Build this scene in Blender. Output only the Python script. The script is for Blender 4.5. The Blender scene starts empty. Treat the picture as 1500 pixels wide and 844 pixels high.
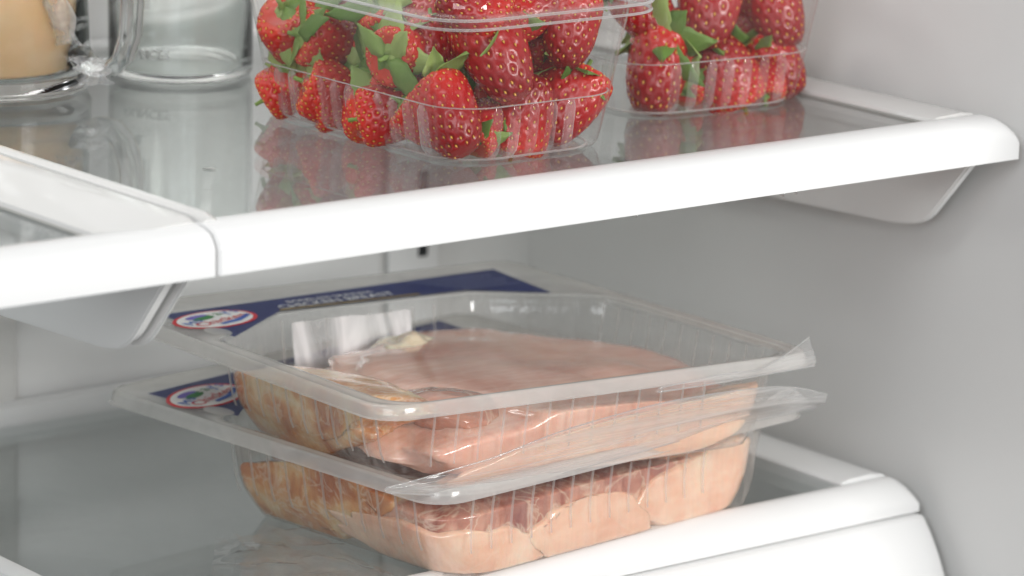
import bpy, bmesh, math, random
import numpy as np
from mathutils import Vector, Matrix, noise

# ------------------------------------------------------------------ scale
U = 0.0012            # one drawing unit -> metres
col = bpy.context.scene.collection
sc = bpy.context.scene

# ------------------------------------------------------------------ camera
YAW, PITCH, ROLL = math.radians(37.975), math.radians(13.244), math.radians(1.207)
FPX = 5730.2
CAM = np.array([-715.75, -1078.72, 301.89])
_f = np.array([math.sin(YAW)*math.cos(PITCH), math.cos(YAW)*math.cos(PITCH), -math.sin(PITCH)])
_r = np.array([math.cos(YAW), -math.sin(YAW), 0.0])
_u = np.cross(_r, _f)
AX_R = math.cos(ROLL)*_r + math.sin(ROLL)*_u
AX_U = -math.sin(ROLL)*_r + math.cos(ROLL)*_u
AX_F = _f
cd = bpy.data.cameras.new('camera')
cam = bpy.data.objects.new('camera', cd)
col.objects.link(cam)
cam.matrix_world = Matrix(((AX_R[0], AX_U[0], -AX_F[0], CAM[0]*U),
                           (AX_R[1], AX_U[1], -AX_F[1], CAM[1]*U),
                           (AX_R[2], AX_U[2], -AX_F[2], CAM[2]*U),
                           (0, 0, 0, 1)))
cd.sensor_width = 36.0
cd.lens = FPX/1500*36.0
cd.clip_start = 0.05
cd.clip_end = 50
cd.dof.use_dof = True
cd.dof.focus_distance = float(np.dot(np.array([180, 52, 40]) - CAM, AX_F))*U
cd.dof.aperture_fstop = 8.5
sc.camera = cam

def at(px, py, y):
    """point (drawing units) where the sight line of a photo pixel meets the depth y"""
    d = AX_R*(px-750)/FPX - AX_U*(py-422)/FPX + AX_F
    t = (y-CAM[1])/d[1]
    return CAM + t*d

# ------------------------------------------------------------------ world and lamps
w = bpy.data.worlds.new('World')
sc.world = w
w.use_nodes = True
w.node_tree.nodes['Background'].inputs[0].default_value = (0.95, 0.97, 1.0, 1)
w.node_tree.nodes['Background'].inputs[1].default_value = 0.24

def area(name, loc, target, sx, sy, power, colr=(1, 1, 1)):
    l = bpy.data.lights.new(name, 'AREA')
    l.shape = 'RECTANGLE'
    l.size, l.size_y = sx*U, sy*U
    l.energy = power
    l.color = colr
    o = bpy.data.objects.new(name, l)
    o.location = Vector(loc)*U
    o.rotation_euler = (Vector(target)-Vector(loc)).to_track_quat('-Z', 'Y').to_euler()
    col.objects.link(o)
    return o
area('softbox', (420, -1250, 420), (180, 80, -40), 480, 430, 22.5, (1.0, 0.985, 0.96))
area('fill_softbox', (-1350, -1150, 800), (180, 80, -40), 1000, 900, 24, (0.94, 0.97, 1.0))
area('refrigerator_lamp', (0, 190, 400), (60, 230, 0), 220, 70, .9, (1.0, 0.99, 0.97))

sc.view_settings.view_transform = 'Standard'
sc.view_settings.look = 'None'
sc.view_settings.exposure = 0.10
sc.view_settings.gamma = 1
sc.cycles.use_denoising = True
sc.cycles.max_bounces = 14
sc.cycles.transparent_max_bounces = 32
sc.cycles.transmission_bounces = 10
sc.cycles.glossy_bounces = 6
sc.cycles.diffuse_bounces = 5
sc.cycles.sample_clamp_indirect = 6

# ------------------------------------------------------------------ materials
class NT:
    def __init__(s, name):
        s.m = bpy.data.materials.new(name); s.m.use_nodes = True
        s.t = s.m.node_tree; s.t.nodes.clear()
        s.out = s.n('ShaderNodeOutputMaterial')
    def n(s, typ, **kw):
        nd = s.t.nodes.new(typ)
        for k, v in kw.items():
            if k.startswith('i_'): nd.inputs[k[2:]].default_value = v
            else: setattr(nd, k, v)
        return nd
    def l(s, a, b): s.t.links.new(a, b)
    def noise(s, scale, detail=3, rough=.5, dist=0.0):
        tc = s.n('ShaderNodeTexCoord')
        nz = s.n('ShaderNodeTexNoise'); nz.inputs['Scale'].default_value = scale
        nz.inputs['Detail'].default_value = detail; nz.inputs['Roughness'].default_value = rough
        nz.inputs['Distortion'].default_value = dist
        s.l(tc.outputs['Object'], nz.inputs['Vector'])
        return nz
    def ramp(s, src, stops):
        r = s.n('ShaderNodeValToRGB')
        el = r.color_ramp.elements
        while len(el) > 1: el.remove(el[0])
        el[0].position = stops[0][0]; el[0].color = (*stops[0][1], 1)
        for p, c in stops[1:]:
            e = el.new(p); e.color = (*c, 1)
        s.l(src, r.inputs['Fac']); return r
    def bump(s, src, strength, dist):
        b = s.n('ShaderNodeBump'); b.inputs['Strength'].default_value = strength
        b.inputs['Distance'].default_value = dist
        s.l(src, b.inputs['Height']); return b

def principled(name, base, rough=.5, var=None, scale=300, bump=0, bscale=None, sss=0, sssr=(1, .35, .2), sscale=.003, coat=0, spec=.5, metal=0, roughvar=0):
    k = NT(name)
    p = k.n('ShaderNodeBsdfPrincipled')
    p.inputs['Base Color'].default_value = (*base, 1)
    p.inputs['Roughness'].default_value = rough
    p.inputs['Metallic'].default_value = metal
    p.inputs['Specular IOR Level'].default_value = spec
    p.inputs['Coat Weight'].default_value = coat
    p.inputs['Coat Roughness'].default_value = .08
    if sss:
        p.inputs['Subsurface Weight'].default_value = sss
        p.inputs['Subsurface Radius'].default_value = sssr
        p.inputs['Subsurface Scale'].default_value = sscale
    if var:
        nz = k.noise(scale, 4)
        k.l(k.ramp(nz.outputs['Fac'], var).outputs['Color'], p.inputs['Base Color'])
    if bump:
        nb = k.noise(bscale or scale, 3)
        k.l(k.bump(nb.outputs['Fac'], bump, .0004).outputs['Normal'], p.inputs['Normal'])
    if roughvar:
        nr = k.noise(60, 4)
        mr = k.n('ShaderNodeMapRange'); mr.inputs['To Min'].default_value = rough-roughvar; mr.inputs['To Max'].default_value = rough+roughvar
        k.l(nr.outputs['Fac'], mr.inputs['Value']); k.l(mr.outputs['Result'], p.inputs['Roughness'])
    k.l(p.outputs['BSDF'], k.out.inputs['Surface'])
    return k.m

def thin(name, tint=(1, 1, 1), haze=0.0, hazecol=(.9, .9, .9), rough=.03, ior=1.5, hazevar=0.0, hscale=80, bump=0, bscale=90, dist=.001, trans=.5, slant=True, streak=None):
    """thin clear sheet: straight-through light, Fresnel gloss and some milky scatter"""
    k = NT(name)
    g = k.n('ShaderNodeNewGeometry')
    mth = k.n('ShaderNodeMath', operation='MULTIPLY_ADD')
    k.l(g.outputs['Backfacing'], mth.inputs[0]); mth.inputs[1].default_value = 1/ior-ior; mth.inputs[2].default_value = ior
    fr = k.n('ShaderNodeFresnel'); k.l(mth.outputs[0], fr.inputs['IOR'])
    tr = k.n('ShaderNodeBsdfTransparent'); tr.inputs['Color'].default_value = (*tint, 1)
    gl = k.n('ShaderNodeBsdfGlossy'); gl.inputs['Roughness'].default_value = rough
    if bump:
        nb = k.noise(bscale, 3, .5, .6)
        b = k.bump(nb.outputs['Fac'], bump, dist)
        k.l(b.outputs['Normal'], gl.inputs['Normal']); k.l(b.outputs['Normal'], fr.inputs['Normal'])
    body = tr.outputs[0]
    if haze:
        di = k.n('ShaderNodeBsdfDiffuse'); di.inputs['Color'].default_value = (*hazecol, 1)
        tl = k.n('ShaderNodeBsdfTranslucent'); tl.inputs['Color'].default_value = (*hazecol, 1)
        mx = k.n('ShaderNodeMixShader'); mx.inputs[0].default_value = trans
        k.l(di.outputs[0], mx.inputs[1]); k.l(tl.outputs[0], mx.inputs[2])
        m2 = k.n('ShaderNodeMixShader'); m2.inputs[0].default_value = haze
        if hazevar:
            nz = k.noise(hscale, 4, .6, .8)
            if streak:
                mp = k.n('ShaderNodeMapping'); mp.inputs['Scale'].default_value = streak
                src = nz.inputs['Vector'].links[0].from_socket; k.l(src, mp.inputs['Vector']); k.l(mp.outputs[0], nz.inputs['Vector'])
            mr = k.n('ShaderNodeMapRange'); mr.inputs['From Min'].default_value = .35; mr.inputs['From Max'].default_value = .7
            mr.inputs['To Min'].default_value = max(0, haze-hazevar); mr.inputs['To Max'].default_value = haze+hazevar
            k.l(nz.outputs['Fac'], mr.inputs['Value']); k.l(mr.outputs['Result'], m2.inputs[0])
        # slanted sight lines pass through more plastic: 1-(1-h)^(1/cos)
        lw = k.n('ShaderNodeLayerWeight')
        c1 = k.n('ShaderNodeMath', operation='SUBTRACT'); c1.inputs[0].default_value = 1.04; k.l(lw.outputs['Facing'], c1.inputs[1])
        c2 = k.n('ShaderNodeMath', operation='DIVIDE'); c2.inputs[0].default_value = 1.0; k.l(c1.outputs[0], c2.inputs[1])
        hz = m2.inputs[0].links[0].from_socket if m2.inputs[0].links else None
        c3 = k.n('ShaderNodeMath', operation='SUBTRACT'); c3.inputs[0].default_value = 1.0
        if hz: k.l(hz, c3.inputs[1])
        else: c3.inputs[1].default_value = haze
        c4 = k.n('ShaderNodeMath', operation='POWER'); k.l(c3.outputs[0], c4.inputs[0]); k.l(c2.outputs[0], c4.inputs[1])
        c5 = k.n('ShaderNodeMath', operation='SUBTRACT'); c5.inputs[0].default_value = 1.0; k.l(c4.outputs[0], c5.inputs[1])
        if slant: k.l(c5.outputs[0], m2.inputs[0])
        k.l(tr.outputs[0], m2.inputs[1]); k.l(mx.outputs[0], m2.inputs[2])
        body = m2.outputs[0]
    m3 = k.n('ShaderNodeMixShader')
    k.l(fr.outputs[0], m3.inputs[0]); k.l(body, m3.inputs[1]); k.l(gl.outputs[0], m3.inputs[2])
    k.l(m3.outputs[0], k.out.inputs['Surface'])
    return k.m

M = {}
M['liner'] = principled('refrigerator_liner', (.72, .715, .70), .38, var=[(.3, (.71, .705, .69)), (.7, (.735, .73, .715))], scale=8, bump=.12, bscale=420, roughvar=.08)
M['white'] = principled('white_shelf_plastic', (.80, .80, .795), .3, spec=.4)
M['gloss_white'] = principled('glossy_rail_plastic', (.66, .655, .64), .09, spec=.6)
M['bracket'] = principled('bracket_enamel', (.84, .835, .82), .4)
M['seal'] = principled('grey_gasket', (.34, .34, .32), .6)
M['slot'] = principled('black_slot', (.012, .013, .015), .6)
M['shelf_glass'] = thin('shelf_glass', (.945, .965, .96), haze=.055, hazecol=(.82, .85, .86), rough=.012, ior=1.52, hazevar=.04, hscale=14, slant=False)
M['clam'] = thin('clamshell_plastic', (.985, .985, .98), haze=.012, rough=.025, ior=1.55, hazevar=.01, hscale=30, bump=.12, bscale=70)
M['clam_rib'] = thin('clamshell_rib_plastic', (.97, .97, .97), haze=.11, hazecol=(.9, .9, .9), rough=.04, ior=1.5, hazevar=.10, hscale=40, bump=.1, bscale=60, streak=(1.5, 1.5, .4))
M['clam_edge'] = thin('clamshell_edge_plastic', (.9, .9, .9), haze=.22, hazecol=(.88, .88, .87), rough=.06, ior=1.6)
M['tray'] = thin('tray_plastic', (.97, .965, .955), haze=.055, hazecol=(.95, .93, .91), rough=.05, ior=1.5, hazevar=.05, hscale=60, bump=.25, bscale=110, streak=(3, 3, .15))
M['rim'] = thin('tray_rim_plastic', (.9, .89, .87), haze=.5, hazecol=(.88, .865, .84), rough=.14, ior=1.45, hazevar=.05, hscale=25, bump=.06, bscale=60, trans=.35, slant=False)
M['rib'] = thin('tray_rib_plastic', (.95, .95, .94), haze=.26, hazecol=(.95, .93, .91), rough=.15, ior=1.45)
M['film'] = thin('cling_film', (.985, .985, .985), haze=.2, hazecol=(.96, .95, .94), rough=.09, ior=1.45, hazevar=.12, hscale=60, bump=.08, bscale=60, dist=.002, streak=(.12, .5, 3))
M['clear_film'] = thin('loose_film', (.985, .985, .985), haze=.03, hazecol=(.95, .95, .95), rough=.1, ior=1.4, hazevar=.03, hscale=60, bump=.2, bscale=50, dist=.003)
M['wet_film'] = thin('wet_film', (.99, .99, .99), haze=.0, rough=.06, ior=1.45, bump=.5, bscale=45, dist=.003)
M['navy'] = principled('navy_label_print', (.012, .022, .12), .35, var=[(.3, (.011, .02, .11)), (.7, (.015, .028, .14))], scale=40, spec=.12)
M['ink_red'] = principled('red_ink', (.62, .03, .04), .4, spec=.12)
M['ink_white'] = principled('white_ink', (.82, .81, .8), .4, spec=.12)
M['ink_blue'] = principled('blue_ink', (.03, .13, .5), .4, spec=.12)
M['ink_green'] = principled('green_ink', (.03, .22, .05), .4, spec=.12)
M['ink_purple'] = principled('purple_ink', (.17, .13, .5), .4, spec=.12)
M['ink_gold'] = principled('gold_ink', (.5, .34, .02), .4, spec=.12)
M['ink_grey'] = principled('pale_ink', (.84, .84, .85), .4, spec=.12)
M['ink_faint'] = principled('faint_ink', (.16, .18, .33), .4, spec=.12)
M['glare'] = thin('glare_sheet', (.95, .95, .95), haze=.55, hazecol=(.98, .975, .985), rough=.1, hazevar=.4, hscale=22, bump=.05, bscale=60, slant=False, trans=.1, streak=(2, 2, .5))  # streaky milky white, imitates glare on the tray wall
M['seed'] = principled('strawberry_seed', (.72, .40, .07), .35, var=[(.3, (.62, .28, .04)), (.7, (.8, .5, .1))], scale=120)
M['stem'] = principled('strawberry_stem', (.18, .28, .06), .5)

def leaf_mat():
    k = NT('sepal_leaf')
    p = k.n('ShaderNodeBsdfPrincipled')
    oi = k.n('ShaderNodeObjectInfo')
    nz = k.noise(140, 4)
    add = k.n('ShaderNodeMath', operation='MULTIPLY_ADD'); k.l(oi.outputs['Random'], add.inputs[0]); add.inputs[1].default_value = .5
    k.l(nz.outputs['Fac'], add.inputs[2])
    r = k.ramp(add.outputs[0], [(.4, (.07, .17, .024)), (.62, (.18, .32, .055)), (.9, (.42, .53, .17))])
    k.l(r.outputs['Color'], p.inputs['Base Color'])
    p.inputs['Roughness'].default_value = .42
    wv = k.n('ShaderNodeTexWave'); wv.inputs['Scale'].default_value = 260; wv.inputs['Distortion'].default_value = 2
    tc = k.n('ShaderNodeTexCoord'); k.l(tc.outputs['Object'], wv.inputs['Vector'])
    k.l(k.bump(wv.outputs['Fac'], .3, .0003).outputs['Normal'], p.inputs['Normal'])
    tl = k.n('ShaderNodeBsdfTranslucent'); k.l(r.outputs['Color'], tl.inputs['Color'])
    mx = k.n('ShaderNodeMixShader'); mx.inputs[0].default_value = .25
    k.l(p.outputs[0], mx.inputs[1]); k.l(tl.outputs[0], mx.inputs[2]); k.l(mx.outputs[0], k.out.inputs['Surface'])
    return k.m
M['leaf'] = leaf_mat()

def berry_mat():
    k = NT('strawberry_flesh')
    p = k.n('ShaderNodeBsdfPrincipled')
    tc = k.n('ShaderNodeTexCoord'); sx = k.n('ShaderNodeSeparateXYZ')
    k.l(tc.outputs['Generated'], sx.inputs[0])
    nz = k.noise(55, 3)
    oi = k.n('ShaderNodeObjectInfo')
    a = k.n('ShaderNodeMath', operation='MULTIPLY_ADD'); k.l(nz.outputs['Fac'], a.inputs[0]); a.inputs[1].default_value = .22; k.l(sx.outputs['Z'], a.inputs[2])
    a2 = k.n('ShaderNodeMath', operation='MULTIPLY_ADD'); k.l(oi.outputs['Random'], a2.inputs[0]); a2.inputs[1].default_value = .12; k.l(a.outputs[0], a2.inputs[2])
    sc_ = k.n('ShaderNodeMath', operation='MULTIPLY'); k.l(a2.outputs[0], sc_.inputs[0]); sc_.inputs[1].default_value = .76
    r = k.ramp(sc_.outputs[0], [(.2, (.24, .004, .006)), (.55, (.40, .007, .008)), (.82, (.54, .020, .011)), (.93, (.62, .065, .026)), (1.0, (.68, .20, .09))])
    k.l(r.outputs['Color'], p.inputs['Base Color'])
    p.inputs['Roughness'].default_value = .2
    p.inputs['Specular IOR Level'].default_value = .35
    p.inputs['Subsurface Weight'].default_value = .12
    p.inputs['Subsurface Radius'].default_value = (1, .15, .1)
    p.inputs['Subsurface Scale'].default_value = .002
    p.inputs['Coat Weight'].default_value = .4
    p.inputs['Coat Roughness'].default_value = .05
    nb = k.noise(500, 3)
    k.l(k.bump(nb.outputs['Fac'], .25, .0003).outputs['Normal'], p.inputs['Normal'])
    k.l(p.outputs[0], k.out.inputs['Surface'])
    return k.m
M['berry'] = berry_mat()

def chicken_mat(name, stops, scale=22, fat=.4):
    k = NT(name)
    p = k.n('ShaderNodeBsdfPrincipled')
    nz = k.noise(scale, 5, .55, .7)
    r = k.ramp(nz.outputs['Fac'], stops)
    # pale fat seams winding over the meat
    nf = k.noise(scale*1.3, 3, .5, 1.4)
    ab = k.n('ShaderNodeMath', operation='SUBTRACT'); k.l(nf.outputs['Fac'], ab.inputs[0]); ab.inputs[1].default_value = .5
    ab2 = k.n('ShaderNodeMath', operation='ABSOLUTE'); k.l(ab.outputs[0], ab2.inputs[0])
    fm = k.n('ShaderNodeMapRange'); k.l(ab2.outputs[0], fm.inputs['Value'])
    fm.inputs['From Min'].default_value = .0; fm.inputs['From Max'].default_value = .045; fm.inputs['To Min'].default_value = fat; fm.inputs['To Max'].default_value = 0
    fmx = k.n('ShaderNodeMix', data_type='RGBA'); k.l(fm.outputs['Result'], fmx.inputs[0]); k.l(r.outputs['Color'], fmx.inputs[6]); fmx.inputs[7].default_value = (.86, .72, .56, 1)
    # fine streaky grain of the muscle
    tc = k.n('ShaderNodeTexCoord'); mp = k.n('ShaderNodeMapping'); mp.inputs['Scale'].default_value = (60, 380, 200); mp.inputs['Rotation'].default_value = (.2, .1, .5)
    k.l(tc.outputs['Object'], mp.inputs['Vector'])
    n2 = k.n('ShaderNodeTexNoise'); n2.inputs['Scale'].default_value = 1; n2.inputs['Detail'].default_value = 3
    k.l(mp.outputs[0], n2.inputs['Vector'])
    mx = k.n('ShaderNodeMix', data_type='RGBA', blend_type='SOFT_LIGHT'); mx.inputs[0].default_value = .4
    k.l(fmx.outputs[2], mx.inputs[6]); k.l(n2.outputs['Fac'], mx.inputs[7])
    k.l(mx.outputs[2], p.inputs['Base Color'])
    p.inputs['Roughness'].default_value = .24
    p.inputs['Subsurface Weight'].default_value = .45
    p.inputs['Subsurface Radius'].default_value = (1, .45, .3)
    p.inputs['Subsurface Scale'].default_value = .004
    p.inputs['Coat Weight'].default_value = .8
    p.inputs['Coat Roughness'].default_value = .05
    k.l(k.bump(n2.outputs['Fac'], .3, .0006).outputs['Normal'], p.inputs['Normal'])
    k.l(p.outputs[0], k.out.inputs['Surface'])
    return k.m
M['chick_orange'] = chicken_mat('chicken_fatty', [(.32, (.50, .16, .06)), (.44, (.64, .28, .11)), (.54, (.76, .43, .20)), (.66, (.82, .62, .38))], 45, .5)
M['chick_pink'] = chicken_mat('chicken_pink', [(.3, (.68, .33, .25)), (.5, (.78, .46, .36)), (.7, (.84, .58, .47))], 16, .12)
M['chick_peach'] = chicken_mat('chicken_peach', [(.3, (.76, .39, .27)), (.42, (.82, .49, .35)), (.54, (.87, .57, .42)), (.7, (.90, .67, .51))], 20, .22)
M['chick_wet'] = chicken_mat('chicken_wet', [(.3, (.50, .21, .14)), (.6, (.60, .31, .22)), (.8, (.7, .45, .34))], 18)
M['chick_wet'].node_tree.nodes['Principled BSDF'].inputs['Coat Weight'].default_value = 1
M['chick_wet'].node_tree.nodes['Principled BSDF'].inputs['Coat Roughness'].default_value = .05
M['chick_fat'] = chicken_mat('chicken_fat', [(.3, (.76, .62, .44)), (.7, (.82, .73, .56))], 30)
M['chick_dark'] = chicken_mat('chicken_dark', [(.32, (.26, .07, .06)), (.46, (.45, .18, .13)), (.58, (.66, .36, .27)), (.7, (.78, .52, .40))], 34, .5)

def real_glass(name, tint, rough=.0):
    k = NT(name)
    p = k.n('ShaderNodeBsdfPrincipled')
    p.inputs['Base Color'].default_value = (*tint, 1)
    p.inputs['Roughness'].default_value = rough
    p.inputs['Transmission Weight'].default_value = 1
    p.inputs['IOR'].default_value = 1.47
    k.l(p.outputs[0], k.out.inputs['Surface'])
    return k.m
M['jar_glass'] = real_glass('jar_glass', (.945, .97, .955), .09)
M['jug_glass'] = real_glass('jug_glass', (.985, .985, .98))
M['wrap'] = thin('jug_wrap', (.97, .97, .97), haze=.28, hazecol=(.95, .95, .95), rough=.15, hazevar=.2, hscale=50, bump=.15, bscale=60, dist=.003)
M['batter'] = principled('tan_batter', (.85, .60, .34), .35, var=[(.3, (.80, .50, .22)), (.5, (.86, .62, .36)), (.68, (.92, .78, .58))], scale=16, sss=.4, sssr=(1, .7, .4), sscale=.006)

# ------------------------------------------------------------------ helpers
def mesh(name, verts, faces, smooth=True):
    me = bpy.data.meshes.new(name)
    me.from_pydata([tuple(float(c)*U for c in v) for v in verts], [], faces)
    me.validate(); me.update()
    if smooth:
        me.polygons.foreach_set('use_smooth', [True]*len(me.polygons))
    return me
def obj(name, me, mat, parent=None):
    o = bpy.data.objects.new(name, me)
    if mat is not None and not me.materials: me.materials.append(mat)
    col.objects.link(o)
    if parent is not None: o.parent = parent
    return o
def tag(o, label=None, cat=None, group=None, kind=None):
    if label: o['label'] = label
    if cat: o['category'] = cat
    if group: o['group'] = group
    if kind: o['kind'] = kind
    return o
def thing(name, label, cat, group=None):
    o = bpy.data.objects.new(name, None); col.objects.link(o)
    o.empty_display_size = .01
    return tag(o, label, cat, group)
def fix_normals(me):
    bm = bmesh.new(); bm.from_mesh(me)
    bmesh.ops.recalc_face_normals(bm, faces=bm.faces); bm.to_mesh(me); bm.free()
    return me
def autosmooth(o, deg=35):
    me = o.data
    bm = bmesh.new(); bm.from_mesh(me)
    for e in bm.edges:
        if len(e.link_faces) == 2 and e.calc_face_angle(0) > math.radians(deg): e.smooth = False
    bm.to_mesh(me); bm.free()
    return o
def box(name, lo, hi, mat, parent=None, bev=0.0, seg=2):
    bm = bmesh.new()
    bmesh.ops.create_cube(bm, size=1)
    for v in bm.verts:
        v.co = Vector([(lo[i]+hi[i])/2*U + v.co[i]*(hi[i]-lo[i])*U for i in range(3)])
    if bev: bmesh.ops.bevel(bm, geom=list(bm.edges), offset=bev*U, segments=seg, affect='EDGES', profile=.5)
    me = bpy.data.meshes.new(name); bm.to_mesh(me); bm.free()
    me.polygons.foreach_set('use_smooth', [bool(bev)]*len(me.polygons))
    o = obj(name, me, mat, parent)
    return autosmooth(o) if bev else o
def extrude_profile(name, prof, stations, mat, parent=None, axis='x', deg=30):
    """closed profile (a,z) swept along an axis; stations = list of (pos, fn(a,z)->(a,z))"""
    n = len(prof); vs = []; fs = []
    for pos, fn in stations:
        for a, z in prof:
            a2, z2 = fn(a, z) if fn else (a, z)
            vs.append((pos, a2, z2) if axis == 'x' else (a2, pos, z2))
    for k in range(len(stations)-1):
        for i in range(n):
            j = (i+1) % n
            fs.append((k*n+i, k*n+j, (k+1)*n+j, (k+1)*n+i))
    fs.append(tuple(range(n))); fs.append(tuple(reversed(range((len(stations)-1)*n, len(stations)*n))))
    me = fix_normals(mesh(name, vs, fs))
    return autosmooth(obj(name, me, mat, parent), deg)
def grid_mesh(name, P, closed_u=False):
    """P[i][j] -> points"""
    nu, nv = len(P), len(P[0])
    vs = [p for row in P for p in row]; fs = []
    for i in range(nu-(0 if closed_u else 1)):
        for j in range(nv-1):
            a = i*nv+j; b = ((i+1) % nu)*nv+j
            fs.append((a, b, b+1, a+1))
    return mesh(name, vs, fs)
def tube(name, pts, rad, mat, parent=None, seg=12, flat=(1, 1), up=(0, 0, 1)):
    pts = [np.array(p, float) for p in pts]; n = len(pts); vs = []; fs = []
    for i, p in enumerate(pts):
        t = pts[min(i+1, n-1)]-pts[max(i-1, 0)]; t /= np.linalg.norm(t)
        a = np.cross(t, up)
        if np.linalg.norm(a) < 1e-3: a = np.cross(t, (1, 0, 0))
        a /= np.linalg.norm(a); b = np.cross(a, t)
        r = rad[i] if hasattr(rad, '__len__') else rad
        for k in range(seg):
            q = 2*math.pi*k/seg
            vs.append(p + a*math.cos(q)*r*flat[0] + b*math.sin(q)*r*flat[1])
    for i in range(n-1):
        for k in range(seg):
            fs.append((i*seg+k, i*seg+(k+1) % seg, (i+1)*seg+(k+1) % seg, (i+1)*seg+k))
    fs.append(tuple(range(seg))[::-1]); fs.append(tuple(range((n-1)*seg, n*seg)))
    return obj(name, fix_normals(mesh(name, vs, fs)), mat, parent)
def lathe(name, prof, c, mat, parent=None, seg=64, closed=False):
    P = []
    for k in range(seg):
        q = 2*math.pi*k/seg
        P.append([(c[0]+r*math.cos(q), c[1]+r*math.sin(q), c[2]+z) for r, z in (prof+[prof[0]] if closed else prof)])
    me = grid_mesh(name, P, True)
    bm = bmesh.new(); bm.from_mesh(me)
    bmesh.ops.remove_doubles(bm, verts=bm.verts, dist=1e-6)
    bmesh.ops.recalc_face_normals(bm, faces=bm.faces); bm.to_mesh(me); bm.free()
    return autosmooth(obj(name, me, mat, parent), 50)
def text_mesh(body, size, extrude=0.0):
    cu = bpy.data.curves.new('lettering', 'FONT'); cu.body = body; cu.size = size; cu.extrude = extrude
    cu.align_x = 'CENTER'; cu.align_y = 'CENTER'; cu.resolution_u = 2
    o = bpy.data.objects.new('lettering', cu); col.objects.link(o)
    bpy.context.view_layer.update()
    me = bpy.data.meshes.new_from_object(o.evaluated_get(bpy.context.evaluated_depsgraph_get()))
    bpy.data.objects.remove(o); bpy.data.curves.remove(cu)
    return me
def map_mesh(me, fn):
    n = len(me.vertices); a = np.zeros(n*3); me.vertices.foreach_get('co', a); a = a.reshape(-1, 3)
    out = np.array([fn(*p) for p in a])*U
    me.vertices.foreach_set('co', out.ravel()); me.update()
    return me
def fbm(p, s, seed=0.0, oct=3):
    v = Vector((p[0]*s+seed, p[1]*s+seed*1.7, p[2]*s-seed))
    r = 0; a = 1.0
    for _ in range(oct):
        r += a*noise.noise(v); v = v*2.03; a *= .5
    return r

# ------------------------------------------------------------------ setting: refrigerator interior
WALLX = 386.0
BACKY = 346.0
def wall_sheet(name, pts, mat):
    o = obj(name, mesh(name, pts, [(0, 1, 2, 3)], False), mat); o['kind'] = 'structure'; return o
def slab(name, lo, hi, mat, bev=0):
    o = box(name, lo, hi, mat, None, bev); o['kind'] = 'structure'; return o
slab('refrigerator_side_wall', (WALLX, -130, -420), (WALLX+30, BACKY+30, 420), M['liner'])
slab('refrigerator_back_wall', (-460, BACKY, -420), (WALLX-.5, BACKY+30, 420), M['liner'])
# inner corner cove between side and back wall
cv = []
for k in range(13):
    q = math.pi/2*k/12
    cv.append((WALLX-.2-26+26*math.cos(q), BACKY-.2-26+26*math.sin(q)))
vs = [(x, y, z) for z in (-400, 400) for x, y in cv]; n = len(cv)
o = obj('refrigerator_corner_cove', mesh('cove', vs, [(i, i+1, n+i+1, n+i) for i in range(n-1)]), M['liner']); o['kind'] = 'structure'
# raised duct panel on the back wall
pn = thing('duct_panel', 'pale vertical duct panel on back wall at the far left', 'panel')
box('panel_face', (-60, BACKY-7, -380), (121.5, BACKY-.4, 380), M['liner'], pn, 2, 3)
pn = thing('air_panel', 'flat white panel on back wall left of the slotted track', 'panel')
box('panel_face', (122, BACKY-3, -380), (317, BACKY-.4, 380), M['white'], pn, 1, 2)
tr = thing('shelf_track', 'white metal shelf track with black slot on back wall', 'shelf track')
box('channel', (321, BACKY-4, -380), (350, BACKY-.3, 380), M['white'], tr, 1.2, 2)
for k, (z0, z1) in enumerate([(-100.5, -60), (-50, -6), (20, 64), (74, 118)]):
    box('slot', (337.6, BACKY-4.6, z0), (343, BACKY-3.2, z1), M['slot'], tr, .4, 1)

# ------------------------------------------------------------------ shelves
LIP = [(0, 0), (0, 8.6), (.5, 10.6), (1.8, 12.7), (4, 14.4), (7, 15.6), (11, 16.3), (15, 16.4), (18, 16), (19.3, 15), (19.3, 9), (16, 8.6), (16, 3), (3, 3), (3, 0)]
def lip_stations(x0, x1, round0, round1, r=9.0):
    st = []
    def drop(d):   # d: distance from the end, rounds the top edge of the end
        if d >= r: return None
        k = (1-math.sqrt(max(0, 1-((r-d)/r)**2)))*r*.85
        return lambda a, z: (a, z if z < 6 else z - k*(z-6)/10.4)
    ds = [0, .6, 1.6, 3, 5, 7, 9]
    if round0: st += [(x0+d, drop(d)) for d in ds]
    else:
        st += [(x0, lambda a, z: (a+.9*(a < 3), z-.6*(z > 8))), (x0+.8, None)]
    st += [(x0+(x1-x0)*t, None) for t in (.25, .5, .75)]
    if round1: st += [(x1-d, drop(d)) for d in reversed(ds)]
    else: st += [(x1-.8, None), (x1, lambda a, z: (a+.9*(a < 3), z-.6*(z > 8)))]
    return st
def bracket(parent, x0, x1, rec=0.0, nm='bracket'):
    pr = [(16, 2), (20, -5), (41, -29), (45, -32.5), (50, -34.8), (56, -36), (64, -37), (130, -39.5), (300, -42), (320, -40), (332, -30), (332, 2)]
    pr = [(y+rec, z+rec*.6) for y, z in pr]
    n = len(pr); vs = [(x, y, z) for x in (x0, x1) for y, z in pr]
    fs = [tuple(range(n)), tuple(range(2*n-1, n-1, -1))]+[(i, (i+1) % n, n+(i+1) % n, n+i) for i in range(n)]
    me = mesh('bracket', vs, fs, False)
    bm = bmesh.new(); bm.from_mesh(me); bmesh.ops.recalc_face_normals(bm, faces=bm.faces)
    bmesh.ops.bevel(bm, geom=[e for e in bm.edges], offset=.7*U, segments=2, affect='EDGES', clamp_overlap=True)
    bm.to_mesh(me); bm.free(); me.polygons.foreach_set('use_smooth', [True]*len(me.polygons))
    return autosmooth(obj(nm, me, M['bracket'], parent), 30)

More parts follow.
